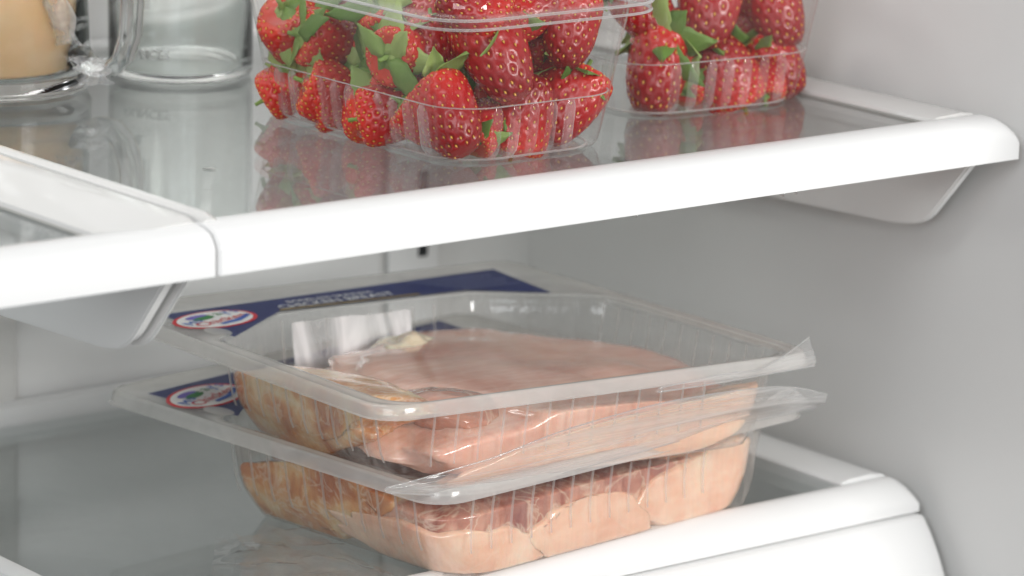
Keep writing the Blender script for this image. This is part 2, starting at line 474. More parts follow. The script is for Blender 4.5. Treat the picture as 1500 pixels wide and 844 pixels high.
s1 = thing('glass_shelf', 'upper glass shelf with white plastic rim carrying the strawberries', 'shelf', 'upper refrigerator shelves')
extrude_profile('front_lip', LIP, lip_stations(.5, 380, False, True), M['white'], s1)
box('glass_pane', (5, 16.5, 10), (352, 332, 13.6), M['shelf_glass'], s1, .4, 1)
extrude_profile('side_rail', [(350, 6), (350, 14.6), (351, 15.6), (354, 16.3), (366, 16.9), (372, 16.2), (377, 14), (379.6, 10.5), (380, 6)], [(19.6, None), (338, None)], M['gloss_white'], s1, 'y')
extrude_profile('side_rail', [(.5, 0), (.5, 16.2), (1.2, 17.8), (3, 18.7), (6, 18.7), (8, 17.6), (8.8, 15.6), (8.8, 6), (5, 0)], [(12, lambda a, z: (a, z-1.6 if z > 8 else z)), (18, None), (338, None)], M['gloss_white'], s1, 'y')
extrude_profile('back_rail', [(332, 4), (332, 15.5), (333, 17), (337, 18), (341, 17), (341, 4)], [(9, None), (349.8, None)], M['white'], s1, 'x')
extrude_profile('gasket', [(348.2, 13.7), (348.2, 14.4), (349.9, 14.4), (349.9, 13.7)], [(20, None), (331, None)], M['seal'], s1, 'y')
bracket(s1, 373.5, 377.5)
bracket(s1, .6, 2.4)
s2 = thing('glass_shelf', 'upper left glass shelf with nothing on it, cropped by photo edge', 'shelf', 'upper refrigerator shelves')
extrude_profile('front_lip', LIP, lip_stations(-420, -.5, True, False), M['white'], s2)
box('glass_pane', (-415, 16.5, 10), (-36, 332, 13.6), M['shelf_glass'], s2, .4, 1)
extrude_profile('side_rail', [(-38, 6), (-38, 14.2), (-37, 15.6), (-33, 16.6), (-12, 18.6), (-4, 18.8), (-1.6, 18), (-.5, 16.4), (-.5, 4), (-4, 2), (-10, 6)], [(12, lambda a, z: (a, z-1.6 if z > 8 else z)), (18, None), (338, None)], M['gloss_white'], s2, 'y')
extrude_profile('gasket', [(-38.2, 13.7), (-38.2, 14.4), (-39.9, 14.4), (-39.9, 13.7)], [(20, None), (331, None)], M['seal'], s2, 'y')
extrude_profile('back_rail', [(332, 4), (332, 15.5), (333, 17), (337, 18), (341, 17), (341, 4)], [(-419, None), (-38.2, None)], M['white'], s2, 'x')
bracket(s2, -8.6, -6.6)
bracket(s2, -6.5, -1.2, 2.2, 'bracket_web')

# lower shelf that covers the crisper
LX, LY, LZ = -2.0, 45.0, -159.0
s3 = thing('crisper_cover_shelf', 'lower glass shelf with white rim under the stacked chicken trays', 'shelf')
LIP2 = [(0, 3), (0, 5.5), (.8, 7.5), (2.5, 9.8), (5, 12), (7.5, 13.8), (9.3, 14.8), (10.2, 14.8), (10.6, 13.6), (10.6, 8), (3, 6), (3, 3)]
LIP2 = [(0, 2.6), (0, 5.4), (.6, 7.4), (2, 9.6), (4.5, 12), (7.5, 13.9), (11, 15.2), (14, 15.5), (15.2, 15), (15.5, 13), (15.5, 6), (3, 2.6)]
def shift(prof, da, dz): return [(a+da, z+dz) for a, z in prof]
extrude_profile('front_lip', shift(LIP2, LY, LZ), [(x, (lambda f: (lambda a, z: ((lambda r: (r[0]+LY, r[1]+LZ))(f(a-LY, z-LZ))) if f else (a, z)))(f)) for x, f in lip_stations(LX, 378, True, True, 8)], M['white'], s3)
box('glass_pane', (LX+8, LY+13, LZ+10), (352, 334, LZ+14), M['shelf_glass'], s3, .4, 1)
extrude_profile('side_rail', [(348, LZ+5), (348, LZ+15), (349, LZ+16), (353, LZ+16.6), (364, LZ+17), (371, LZ+16), (376, LZ+13), (378, LZ+9), (378, LZ+5)], [(LY+15.8, None), (338, None)], M['white'], s3, 'y')
extrude_profile('side_rail', [(LX, LZ+5), (LX, LZ+13), (LX+2, LZ+16), (LX+5, LZ+17), (LX+11, LZ+16.6), (LX+13, LZ+15.6), (LX+13.4, LZ+5)], [(LY+15.8, None), (338, None)], M['white'], s3, 'y')
extrude_profile('back_rail', [(329, LZ+6), (329, LZ+15), (330, LZ+17), (333, LZ+21), (337, LZ+22.5), (341, LZ+22), (341, LZ+6)], [(LX+13.6, None), (347.8, None)], M['white'], s3, 'x')
# crisper drawer below
cr = thing('crisper_bin', 'white sloping crisper bin front below the lower shelf', 'crisper bin')
CP = [(LY-2.2, LZ+1.6), (LY-3.6, LZ+.6), (LY-8, LZ-5), (LY-13, LZ-13), (LY-17.5, LZ-22), (LY-20, LZ-32), (LY-21, LZ-60), (LY-20.5, LZ-120), (LY-12, LZ-121), (LY-12, LZ-30), (LY+6, LZ+1.2)]
extrude_profile('front_panel', CP, [(LX-2, None), (LX-1, None), (370, None), (377, None), (378.6, lambda a, z: (a+.7, z-.4)), (379.4, lambda a, z: (a+2.2, z-1.2))], M['white'], cr, 'x', 40)
box('side_panel', (369, LY+6, LZ-118), (371.5, 325, LZ-2), M['white'], cr, .5, 1)
box('side_panel', (2, LY+6, LZ-118), (4.5, 325, LZ-2), M['white'], cr, .5, 1)
box('bottom_panel', (4.7, LY-8, LZ-118), (368.8, 325, LZ-115), M['white'], cr, .5, 1)

# ------------------------------------------------------------------ rounded outlines
def fillet_outline(poly, rads, seg=6, sub=6):
    """convex polygon (ccw) with filleted corners -> fixed number of points"""
    n = len(poly); pts = []
    arcs = []
    for i in range(n):
        p0, p1, p2 = (np.array(poly[(i-1) % n], float), np.array(poly[i], float), np.array(poly[(i+1) % n], float))
        a = (p0-p1)/np.linalg.norm(p0-p1); b = (p2-p1)/np.linalg.norm(p2-p1)
        ang = math.acos(max(-1, min(1, float(a@b))))
        r = rads[i]; d = r/math.tan(ang/2)
        s = p1+a*d; e = p1+b*d
        bis = (a+b)/np.linalg.norm(a+b); c = p1+bis*(r/math.sin(ang/2))
        t0 = math.atan2(*(s-c)[::-1]); t1 = math.atan2(*(e-c)[::-1])
        dt = (t1-t0+math.pi) % (2*math.pi)-math.pi
        arcs.append([c+r*np.array((math.cos(t0+dt*k/seg), math.sin(t0+dt*k/seg))) for k in range(seg+1)])
    for i in range(n):
        pts += arcs[i]
        s, e = arcs[i][-1], arcs[(i+1) % n][0]
        pts += [s+(e-s)*k/sub for k in range(1, sub)]
    return np.array(pts)
def inset_poly(poly, d):
    n = len(poly); out = []
    P = [np.array(p, float) for p in poly]
    for i in range(n):
        a = P[i]-P[i-1]; a /= np.linalg.norm(a); b = P[(i+1) % n]-P[i]; b /= np.linalg.norm(b)
        na = np.array((-a[1], a[0])); nb = np.array((-b[1], b[0]))
        m = (na+nb)/np.linalg.norm(na+nb)
        out.append(P[i]+m*d/float(m@na))
    return out
def rect(x0, y0, x1, y1): return [(x0, y0), (x1, y0), (x1, y1), (x0, y1)]
def loft(name, rings, mat, parent=None, cap0=False, cap1=False, deg=40):
    n = len(rings[0]); vs = [p for r in rings for p in r]; fs = []
    for k in range(len(rings)-1):
        for i in range(n):
            fs.append((k*n+i, k*n+(i+1) % n, (k+1)*n+(i+1) % n, (k+1)*n+i))
    if cap0:
        c = np.mean(np.array(rings[0]), 0); vs.append(c); ci = len(vs)-1
        fs += [(i, ci, (i+1) % n)[::1] for i in range(n)]
    if cap1:
        c = np.mean(np.array(rings[-1]), 0); vs.append(c); ci = len(vs)-1; b = (len(rings)-1)*n
        fs += [(b+i, b+(i+1) % n, ci) for i in range(n)]
    me = fix_normals(mesh(name, vs, fs))
    return autosmooth(obj(name, me, mat, parent), deg)
def xf(pts2, z, c=(0, 0), a=0.0, tilt=(0, 0)):
    """2-D outline -> 3-D points, turned by a round c"""
    ca, sa = math.cos(a), math.sin(a); out = []
    zz = z if hasattr(z, '__len__') else [z]*len(pts2)
    for (x, y), h in zip(pts2, zz):
        dx, dy = x-c[0], y-c[1]
        out.append(np.array((c[0]+ca*dx-sa*dy, c[1]+sa*dx+ca*dy, h)))
    return out

# ------------------------------------------------------------------ strawberries
rng = random.Random(11)
def berry_variant(seed, plump):
    r = random.Random(seed)
    tt = np.array([0, .03, .09, .2, .36, .55, .74, .88, .96, 1.0])
    rr = np.array([0, .40, .70, .93, 1.02, .97, .80+.07*plump, .56+.07*plump, .33+.05*plump, 0])
    zz = np.array([.86, .93, .985, .92, .62, .12, -.42, -.80, -.96, -1.0])
    s = np.linspace(0, 1, 60); s = s*s*(3-2*s)*.5+s*.5
    def cat(y):
        m = np.gradient(y, tt); o = np.zeros_like(s)
        for i, v in enumerate(s):
            k = min(max(np.searchsorted(tt, v)-1, 0), len(tt)-2); h = tt[k+1]-tt[k]; u = (v-tt[k])/h
            o[i] = (2*u**3-3*u*u+1)*y[k]+(u**3-2*u*u+u)*h*m[k]+(-2*u**3+3*u*u)*y[k+1]+(u**3-u*u)*h*m[k+1]
        return o
    R = np.maximum(cat(rr), 0); R[0] = R[-1] = 0; Z = cat(zz); nu = 96
    ph = r.uniform(0, 6.28); ax = r.uniform(.02, .07)
    def pos(i_f, q):
        ir = np.interp(i_f, np.arange(60), R); iz = np.interp(i_f, np.arange(60), Z)
        w_ = 1+ax*math.cos(2*(q-ph))+.03*math.cos(3*q+ph)
        return np.array((ir*w_*math.cos(q)+.05*(1-iz)*math.cos(ph), ir*w_*math.sin(q)+.05*(1-iz)*math.sin(ph), iz*1.16))
    V = [[pos(i, 2*math.pi*k/nu) for i in range(60)] for k in range(nu)]
    A = np.array(V).reshape(-1, 3)
    # achenes laid out in a spiral, even over the skin
    area_ = np.cumsum(R); area_ /= area_[-1]
    S = []; N = 165
    for k in range(N):
        f = .07+.92*(k+.5)/N
        i_f = float(np.interp(f, area_, np.arange(60)))
        S.append(pos(i_f, (k*2.39996323+r.uniform(-.05, .05)) % (2*math.pi)))
    S = np.array(S)
    def normal(p):
        e = np.array((p[0], p[1], p[2]*.35+.1)); return e/np.linalg.norm(e)
    D = np.min(((A[:, None, :]-S[None])**2).sum(-1), 1)
    disp = -.075*np.exp(-D/(.072**2)) + .020*np.exp(-((np.sqrt(D)-.14)/.05)**2)
    NA = A*np.array((1, 1, .35))+np.array((0, 0, .03)); NA /= np.linalg.norm(NA, axis=1)[:, None]+1e-9
    A2 = A+NA*disp[:, None]
    nv = 60; fs = []
    for k in range(nu):
        for i in range(nv-1):
            a = k*nv+i; b = ((k+1) % nu)*nv+i
            fs.append((a, a+1, b+1, b))
    me = bpy.data.meshes.new('strawberry_flesh'); me.from_pydata(A2.tolist(), [], fs)
    bm = bmesh.new(); bm.from_mesh(me); bmesh.ops.remove_doubles(bm, verts=bm.verts, dist=1e-4)
    bmesh.ops.recalc_face_normals(bm, faces=bm.faces); bm.to_mesh(me); bm.free()
    me.polygons.foreach_set('use_smooth', [True]*len(me.polygons)); me.materials.append(M['berry'])
    # seeds: small pointed ovals lying in the pits
    sv, sf = [], []
    for p in S:
        nn = normal(p); t = np.array((0, 0, -1.0)); t -= nn*(t@nn); t /= np.linalg.norm(t)+1e-9; b = np.cross(nn, t)
        base = len(sv); c = p-nn*.035
        sv += [c+t*.070, c-t*.066, c+b*.042+nn*.012, c-b*.042+nn*.012, c+nn*.046+t*.012, c-nn*.03]
        sf += [tuple(base+i for i in f) for f in ((0, 2, 4), (2, 1, 4), (1, 3, 4), (3, 0, 4), (2, 0, 5), (1, 2, 5), (3, 1, 5), (0, 3, 5))]
    ms = bpy.data.meshes.new('strawberry_seeds'); ms.from_pydata([tuple(v) for v in sv], [], sf)
    ms.polygons.foreach_set('use_smooth', [True]*len(ms.polygons)); ms.materials.append(M['seed'])
    return me, ms
BV = [berry_variant(3, 0.0), berry_variant(8, .8), berry_variant(15, .4), berry_variant(23, .2)]
def sepal_variant(seed, wide, curl):
    r = random.Random(seed); P = []
    nl, nw = 10, 6
    tw = r.uniform(-.4, .4)
    for i in range(nl+1):
        t = i/nl; half = wide*(math.sin(math.pi*min(1, .08+t*.95)**.85)**.8)*(1-.15*t)+.02*(1-t)
        if i == nl: half = .012
        row = []
        for j in range(nw+1):
            v = (j/nw-.5)*2
            ser = 1+.10*math.sin(i*2.1+seed)*(abs(v) > .9)
            x = t - .12*curl*t*t
            z = curl*t*t*.55 - .11*abs(v)**1.3*(1-t*.5)+.05*(1-abs(v))*math.sin(t*5+seed)
            y = v*half*ser
            row.append((x, y+.06*tw*t*t, z+tw*.25*t*v*half*2))
        P.append(row)
    vs = [p for q in P for p in q]; fs = []; m = nw+1
    for i in range(nl):
        for j in range(nw): fs.append((i*m+j, (i+1)*m+j, (i+1)*m+j+1, i*m+j+1))
    n0 = len(vs); vs += [(x, y, z-.013) for x, y, z in vs]
    fs += [tuple(n0+i for i in f[::-1]) for f in fs]
    rim = [i*m for i in range(nl+1)]+[nl*m+j for j in range(1, m)]+[i*m+nw for i in range(nl-1, -1, -1)]+[j for j in range(nw-1, 0, -1)]
    for k in range(len(rim)):
        a, b = rim[k], rim[(k+1) % len(rim)]; fs.append((a, n0+a, n0+b, b))
    me = bpy.data.meshes.new('sepal'); me.from_pydata(vs, [], fs)
    fix_normals(me)
    me.polygons.foreach_set('use_smooth', [True]*len(me.polygons)); me.materials.append(M['leaf'])
    return me
SV = [sepal_variant(1, .30, -.75), sepal_variant(2, .35, -.5), sepal_variant(5, .28, .15), sepal_variant(9, .38, -.9)]
def stem_mesh():
    P = [[(math.cos(q)*r_, math.sin(q)*r_, z) for r_, z in ((.16, -.02), (.11, .05), (.075, .2), (.07, .42), (.0, .43))] for q in [2*math.pi*k/10 for k in range(10)]]
    me = bpy.data.meshes.new('stem'); vs = [p for r_ in P for p in r_]; m = 5
    me.from_pydata(vs, [], [(k*m+i, ((k+1) % 10)*m+i, ((k+1) % 10)*m+i+1, k*m+i+1) for k in range(10) for i in range(m-1)])
    fix_normals(me); me.polygons.foreach_set('use_smooth', [True]*10*(m-1)); me.materials.append(M['stem']); return me
STEM = stem_mesh()
GF, GR = 'strawberries in the front clamshell', 'strawberries in the rear clamshell'
def room_left(p, rear):
    """how far a point lies inside the box wall (negative: outside)"""
    x, y, z = p
    x0, y0, x1, y1, a = (261, 84, 347, 216, math.radians(-5)) if rear else (138, 50, 214, 182, 0.0)
    cx, cy = (x0+x1)/2, (y0+y1)/2
    dx, dy = x-cx, y-cy
    x, y = cx+math.cos(-a)*dx-math.sin(-a)*dy, cy+math.sin(-a)*dx+math.cos(-a)*dy
    g = np.interp(z, (14, 20, 65), (-3, -.5, 6.5))
    return min(x-x0+g, x1+g-x, y-y0+g, y1+g-y, z-15.5, 76-z)
def strawberry(c, R, tip, var, label, group, elong=1.0, sepals=8, slen=1.0, spread=None, roll=None):
    """c centre, R radius (drawing units), tip: direction of the pointed end"""
    root = thing('strawberry', label, 'strawberry', group)
    z = -Vector([float(t) for t in tip]).normalized()
    q = z.to_track_quat('Z', 'Y').to_matrix().to_4x4()
    rl = rng.uniform(0, 6.28) if roll is None else roll
    root.matrix_world = Matrix.Translation(Vector([float(k) for k in c])*U) @ q @ Matrix.Rotation(rl, 4, 'Z')
    fl, sd = BV[var % 4]
    S = Matrix.Diagonal((R*U, R*U, R*U*elong, 1))
    o = obj('flesh', fl, None, root); o.matrix_local = S
    o = obj('seeds', sd, None, root); o.matrix_local = S; o['kind'] = 'stuff'
    top = 1.16*.90*R*elong
    for k in range(sepals):
        a = 2*math.pi*k/sepals+rng.uniform(-.22, .22)
        L = R*slen*rng.uniform(1.1, 1.65)
        tilt = rng.uniform(-.45, .25) if spread is None else rng.gauss(spread-.2, .18)
        o = obj('sepal', SV[(k+var) % 4], None, root)
        for trial in range(14):
            ml = Matrix.Translation((0, 0, top*1.13*U)) @ Matrix.Rotation(a, 4, 'Z') @ Matrix.Translation((.12*R*U, 0, 0)) @ Matrix.Rotation(tilt, 4, 'Y') @ Matrix.Rotation(rng.uniform(-.3, .3), 4, 'X') @ Matrix.Diagonal((L*U, L*U, L*U, 1))
            wm = root.matrix_world @ ml
            if min(room_left((wm @ v.co)/U, group == GR) for v in (o.data.vertices[i] for i in (3, 24, 45, 52, 66, 73))) > .6: break
            tilt += rng.uniform(-.15, .3); L *= .93
        o.matrix_local = ml
    if sepals:
        o = obj('stem', STEM, None, root); o.matrix_local = Matrix.Translation((0, 0, top*1.1*U)) @ Matrix.Diagonal((R*U, R*U, R*U, 1))
    return root
def vdir(ang, toward=0.0):
    """direction seen in the picture at an angle (deg, 0 right, 90 up), leaning towards the viewer"""
    a = math.radians(ang); return AX_R*math.cos(a)+AX_U*math.sin(a)-AX_F*toward
def keep_in(p, R, rear):
    """slide a berry so that it lies inside its box"""
    x0, y0, x1, y1, g = (261, 84, 347, 216, 3) if rear else (138, 50, 214, 182, 3)
    m = R*.94
    return np.array((min(max(p[0], x0-g+m), x1+g-m), min(max(p[1], y0-g+m), y1+g-m), min(max(p[2], 15.4+m), 79-m)))
def B(px, py, y, R, ang, tow, var, label, g, **kw): return strawberry(keep_in(at(px, py, y), R*.94, g == GR), R*.94, vdir(ang, tow), var, label, g, **kw)
B(728, 82, 66, 14.6, -62, .25, 0, 'big dark red strawberry high behind the front clamshell face, near its corner', GF, elong=1.18, sepals=0)
B(660, 172, 66, 12.6, -62, .5, 1, 'dark strawberry low in front corner of front clamshell under broad green leaves', GF, elong=1.12, slen=1.25, sepals=8, spread=-.15)
B(770, 165, 70, 12.2, 72, .2, 2, 'upright strawberry with green leaves beneath it, low in middle of front clamshell', GF, elong=1.15, slen=1.0, spread=.1)
B(840, 158, 70, 13.2, -118, .25, 3, 'bright red strawberry low at right end of front clamshell', GF, elong=1.12, slen=1.0, spread=.35)
B(834, 44, 68, 12.6, -100, .3, 1, 'strawberry high at right of front clamshell, just under the lid', GF, elong=1.05, slen=.9, sepals=6)
B(782, 62, 92, 11.5, 80, .2, 2, 'orange red strawberry peeping between the two uppermost front strawberries', GF, sepals=6)
B(560, 92, 140, 13.0, 15, -1.2, 0, 'strawberry whose star of green leaves presses the left side of front clamshell', GF, elong=1.0, slen=1.35, sepals=9, spread=.25)
B(437, 50, 168, 13.6, -60, -.9, 1, 'orange red strawberry at the far left end of front clamshell', GF, slen=1.3, sepals=7, spread=.3)
B(640, 75, 92, 11.5, -80, .2, 3, 'maroon strawberry in shade at upper left corner of front clamshell', GF, sepals=7)
B(575, 170, 100, 12.0, 10, .1, 2, 'strawberry low behind left ribs of front clamshell, nearest the corner', GF, sepals=7)
B(495, 150, 140, 12.5, -20, -.2, 0, 'strawberry low behind left ribs of front clamshell, mid side', GF, sepals=7)
B(428, 122, 170, 11.5, 30, .1, 3, 'dark strawberry low behind left ribs of front clamshell, far end', GF, sepals=6)
B(500, 30, 160, 12.5, 90, 0, 2, 'strawberry under the lid on left side of front clamshell', GF, sepals=7)
B(640, 15, 110, 11.5, 30, 0, 1, 'strawberry touching the lid above the front clamshell corner', GF, sepals=6)
B(735, 150, 105, 12.0, 120, 0, 0, 'strawberry deep inside front clamshell behind the low middle one', GF, sepals=6)
B(862, 90, 112, 12.0, -60, 0, 3, 'shaded strawberry deep inside front clamshell at the right', GF, sepals=6)
B(700, 45, 108, 12.5, 60, 0, 2, 'dark strawberry deep inside front clamshell behind the big one', GF, sepals=6)
B(800, 120, 100, 12.0, -90, 0, 0, 'dark strawberry deep inside front clamshell between middle and right ones', GF, sepals=6)
B(610, 130, 118, 12.5, 200, 0, 1, 'dark strawberry deep inside front clamshell near the corner rib', GF, sepals=6)
B(520, 80, 168, 12.5, 120, 0, 3, 'dark strawberry deep inside front clamshell behind the leafy star', GF, sepals=6)
B(895, 45, 120, 12.0, -70, 0, 2, 'dark strawberry at the back right corner of front clamshell', GF, sepals=6)
B(690, 12, 72, 12.0, 150, .1, 3, 'strawberry pressed under the lid above the big dark one of front clamshell', GF, sepals=7)
B(785, 12, 76, 12.0, 20, -.3, 2, 'strawberry under the lid latch of front clamshell', GF, sepals=7)
B(872, 108, 84, 11.5, 150, -.7, 0, 'strawberry turned leafy end out at right wall of front clamshell', GF, sepals=8, slen=1.2)
B(585, 30, 128, 12.0, -40, -.6, 1, 'strawberry turned leafy end out high on left side of front clamshell', GF, sepals=8, slen=1.2)
B(470, 95, 165, 12.0, 60, -.8, 2, 'strawberry turned leafy end out low on far left side of front clamshell', GF, sepals=8, slen=1.2)
B(540, 175, 118, 11.5, 100, -.5, 3, 'strawberry turned leafy end out behind lower left ribs of front clamshell', GF, sepals=8, slen=1.1)
B(705, 205, 72, 9.5, 60, -.6, 1, 'small strawberry with leafy end out at bottom front of front clamshell', GF, sepals=8, slen=1.25)
for (x_, y_, z_, R_, tp, v_, lb) in ((150, 84, 25, 10.5, (.6, -.5, -.5), 2, 'small strawberry low in front clamshell just left of the corner berry'),
        (149, 112, 25, 10.5, (.7, .5, -.4), 1, 'small strawberry low on left side of front clamshell, second from the corner'),
        (149, 140, 26, 11, (.8, -.3, .3), 3, 'small strawberry low on left side of front clamshell, third from the corner'),
        (150, 166, 26, 11, (.6, .2, -.6), 0, 'small strawberry low in the far left corner of front clamshell'),
        (150, 98, 50, 11.5, (.9, .3, .1), 3, 'strawberry at mid height on left side of front clamshell near the corner'),
        (151, 150, 46, 11.5, (.9, -.2, -.2), 1, 'strawberry at mid height on left side of front clamshell, far end'),
        (180, 84, 27, 11, (.3, .8, -.4), 2, 'shaded strawberry in the bottom of front clamshell behind the front row'),
        (200, 92, 50, 11.5, (-.4, .7, .2), 0, 'shaded strawberry at mid height behind right end of front clamshell')):
    strawberry((x_, y_, z_), R_, tp, v_, lb, GF, slen=1.0)
# rear punnet
B(1010, 150, 112, 10.5, 60, -.8, 2, 'small strawberry leafy end out at bottom left of rear clamshell', GR, sepals=8, slen=1.2)
B(1118, 165, 96, 8.5, 90, -.4, 1, 'small strawberry leafy end out at bottom right of rear clamshell', GR, sepals=7, slen=1.2)
B(985, 45, 108, 11.0, 30, -.9, 3, 'strawberry with broad green leaves out at upper left of rear clamshell', GR, sepals=9, slen=1.35)
B(1020, 60, 140, 13.0, -30, 0, 1, 'dark strawberry deep inside rear clamshell at left', GR, sepals=6)
B(1110, 20, 140, 13.0, 200, 0, 3, 'dark strawberry deep inside rear clamshell at upper right', GR, sepals=6)
B(1110, 105, 135, 13.0, 90, 0, 0, 'dark strawberry deep inside rear clamshell near the bottom', GR, sepals=6)
B(962, 118, 106, 14.4, -102, .25, 1, 'long dark red strawberry at left corner of rear clamshell', GR, elong=1.15, slen=1.1, spread=.25)
B(1064, 122, 100, 13.6, 115, .25, 3, 'bright red strawberry in bottom middle of rear clamshell', GR, elong=1.05, slen=.9, spread=.3)
B(1145, 103, 99, 12.2, -55, .2, 2, 'plum red strawberry at right end of rear clamshell, on the bottom', GR, elong=1.05, slen=1.0)
B(1153, 14, 101, 13.4, -70, .25, 0, 'bright strawberry high at right end of rear clamshell', GR, elong=1.1)
B(1036, 5, 102, 13.8, -100, .2, 1, 'bright strawberry high in middle of rear clamshell, tip pointing down', GR, elong=1.25)
B(948, 22, 112, 12.0, -60, .2, 3, 'strawberry at upper left of rear clamshell behind the front lid edge', GR)
B(1090, 60, 122, 11.5, 90, -1.0, 2, 'strawberry showing its yellow green leafy end in middle of rear clamshell', GR, slen=1.2, sepals=8, spread=.0)
B(1000, 85, 130, 11.0, 45, -.6, 0, 'strawberry under green leaves between left and middle berries of rear clamshell', GR, slen=1.4, sepals=7)

# ------------------------------------------------------------------ clamshell boxes
def clamshell(label, c, a, x0, y0, x1, y1, lid=True):
    root = thing('strawberry_clamshell', label, 'clamshell', 'plastic strawberry boxes')
    zb, zt = 14.2, 69.0
    cen = ((x0+x1)/2, (y0+y1)/2)
    base = rect(x0, y0, x1, y1)
    rings = []
    def flute(o, r, amp):
        # shallow upright creases round the corners
        nxt = np.roll(o, -1, 0)-np.roll(o, 1, 0); nn = np.stack([nxt[:, 1], -nxt[:, 0]], 1); nn /= np.linalg.norm(nn, axis=1)[:, None]
        ang = np.arctan2(nn[:, 1], nn[:, 0]); off = np.abs(((ang/(math.pi/2)) % 1)-.5)*2     # 1 on flats, 0 at the corner's middle
        return o+nn*(amp*(1-off)**.5*np.sin(ang*26))[:, None]
    def ring(ins, z, r, rib=0.0):
        o = fillet_outline(inset_poly(base, ins), [r]*4, 40, 30)
        if rib:
            nxt = np.roll(o, -1, 0)-np.roll(o, 1, 0); nn = np.stack([nxt[:, 1], -nxt[:, 0]], 1); nn /= np.linalg.norm(nn, axis=1)[:, None]
            s = np.cumsum(np.linalg.norm(o-np.roll(o, 1, 0), axis=1))
            pat = 1/(1+np.exp(-10*np.sin(2*math.pi*s/9.6)))
            # ribs fade out round the corners
            dx = np.minimum(np.abs(o[:, 0]-o[:, 0].min()), np.abs(o[:, 0]-o[:, 0].max())); dy = np.minimum(np.abs(o[:, 1]-o[:, 1].min()), np.abs(o[:, 1]-o[:, 1].max()))
            fade = np.clip((np.maximum(dx, dy)-r)/4, 0, 1)
            o = o-nn*(pat*fade*rib*0)[:, None]
        if z < zt-2 and z > zb+1: o = flute(o, r, .38)
        return xf(o, z, cen, a)
    for ins, z, r, rib in ((5.5, zb+.6, 14, 0), (3.2, zb, 15, 0), (1.2, zb+.7, 16, .9), (.2, zb+2.4, 17, 2.0), (-.7, zb+7, 17, 2.2), (-1.6, zb+13, 17, 2.2), (-2.4, zb+18, 17, 2.0), (-2.7, zb+20, 17, .8), (-2.9, zb+21, 17, .15), (-4.5, zb+33, 17, .1), (-6, zb+43, 17, 0), (-7.2, zt-4, 17, 0), (-7.6, zt, 17, 0), (-8.2, zt+.6, 17, 0), (-13.2, zt+.8, 19, 0), (-13.8, zt+.2, 19, 0), (-13.9, zt-1.6, 19, 0)):
        rings.append(ring(ins, z, r, rib))
    loft('tub', rings, M['clam'], root, cap0=True)
    rings = [ring(ins, z, r) for ins, z, r in ((-14.2, zt-1.9, 19), (-14.1, zt+1.5, 19), (-13.4, zt+2.2, 19), (-9, zt+2.3, 17), (-8, zt+2.8, 17), (-7.2, zt+5, 17), (-6.2, zt+11, 17), (-5.2, zt+12.4, 16), (-3, zt+13, 15), (8, zt+13.2, 12), (9.5, zt+12, 11), (20, zt+12, 8))]
    loft('lid', rings, M['clam'], root, cap1=True)
    # rolled edges of the tub and lid flanges
    for nm, ins, z, rr in (('tub_edge', -14.0, zt-1.8, .55), ('lid_edge', -14.3, zt+1.7, .6), ('base_edge', 2.6, zb+.5, .45), ('step_edge', -2.95, zb+21.2, .28)):
        o = fillet_outline(inset_poly(base, ins), [19]*4, 10, 8)
        prof2 = []
        for k in range(8):
            q = 2*math.pi*k/8
            oo = fillet_outline(inset_poly(base, ins+rr*math.cos(q)), [19]*4, 10, 8)
            prof2.append(xf(oo, z+rr*math.sin(q), cen, a))
        prof2.append(prof2[0])
        loft(nm, prof2, M['clam_edge'], root)
    # stiffening ribs, bowed outwards, round the lower half
    def out_at(z): return float(np.interp(z, (zb, zb+.7, zb+2.4, zb+7, zb+13, zb+20), (-3.2, -1.2, -.2, .7, 1.6, 2.7)))
    def rib_strip(face, s, wd):
        P = []
        for i in range(9):
            z = zb+1.2+19.5*i/8
            env = min(1, i/1.5)*min(1, (8-i)/1.2)
            row = []
            for j in range(9):
                v = j/8*2-1
                d = out_at(z)+.15+1.0*env*math.sqrt(max(0, 1-v**6))
                t = s+v*wd*(.55 if i == 0 or i == 8 else 1)
                p = {'l': (x0-d, t), 'r': (x1+d, t), 'f': (t, y0-d), 'b': (t, y1+d)}[face]
                row.append(xf([p], z, cen, a)[0])
            P.append(row)
        return obj('rib', grid_mesh('rib', P), M['clam_rib'], root)
    nl = int((y1-y0-36)/9.4)
    for k in range(nl+1):
        rib_strip('l', y0+18+k*9.4, 3.2)
    for k in range(int((x1-x0-34)/8.6)+1):
        rib_strip('f', x0+17+k*8.6, 2.5)
    # latch tongues: little raised cups on the lid wall
    def latch(px, py, wdt, wav):
        P = []
        for i in range(25):
            t = i/24; s = (t-.5)*wdt
            row = []
            for j in range(7):
                v = j/6
                b = -2.2*math.sin(math.pi*t)**.5*math.sin(math.pi*(.15+.7*v))
                h = zt+2.6+9*v+ (wav*.9*abs(math.sin(t*math.pi*3)) if v < .3 else 0)
                x, y = (px+s, py+b) if wdt > 0 else (px+b, py+s)
                row.append(xf([(x, y)], h, cen, a)[0])
            P.append(row)
        return obj('latch', grid_mesh('latch', P), M['clam'], root)
    if lid:
        latch(x0+42, y0-8.2, 26, 1); latch(x0-8.0, y0+46, -24, 0)
    return root
clamshell('clear ribbed clamshell box of strawberries nearest the shelf edge', None, 0.0, 138, 50, 214, 182)
clamshell('clear clamshell box of strawberries behind and right of the front one', None, math.radians(-5), 261, 84, 347, 216, False)

# ------------------------------------------------------------------ chicken trays
def tray_poly(x0, y0, x1, y1, ch): return [(x0, y0), (x1, y0), (x1, y1-ch), (x1-ch*1.4, y1), (x0+ch*1.25, y1), (x0, y1-ch*.8)]
TR = [15, 15, 9, 9, 9, 9]
H = 38.0
CAVX0, CAVY0, CAVX1, CAVY1, CH = 112.0, 38.0, 298.0, 190.0, 34.0
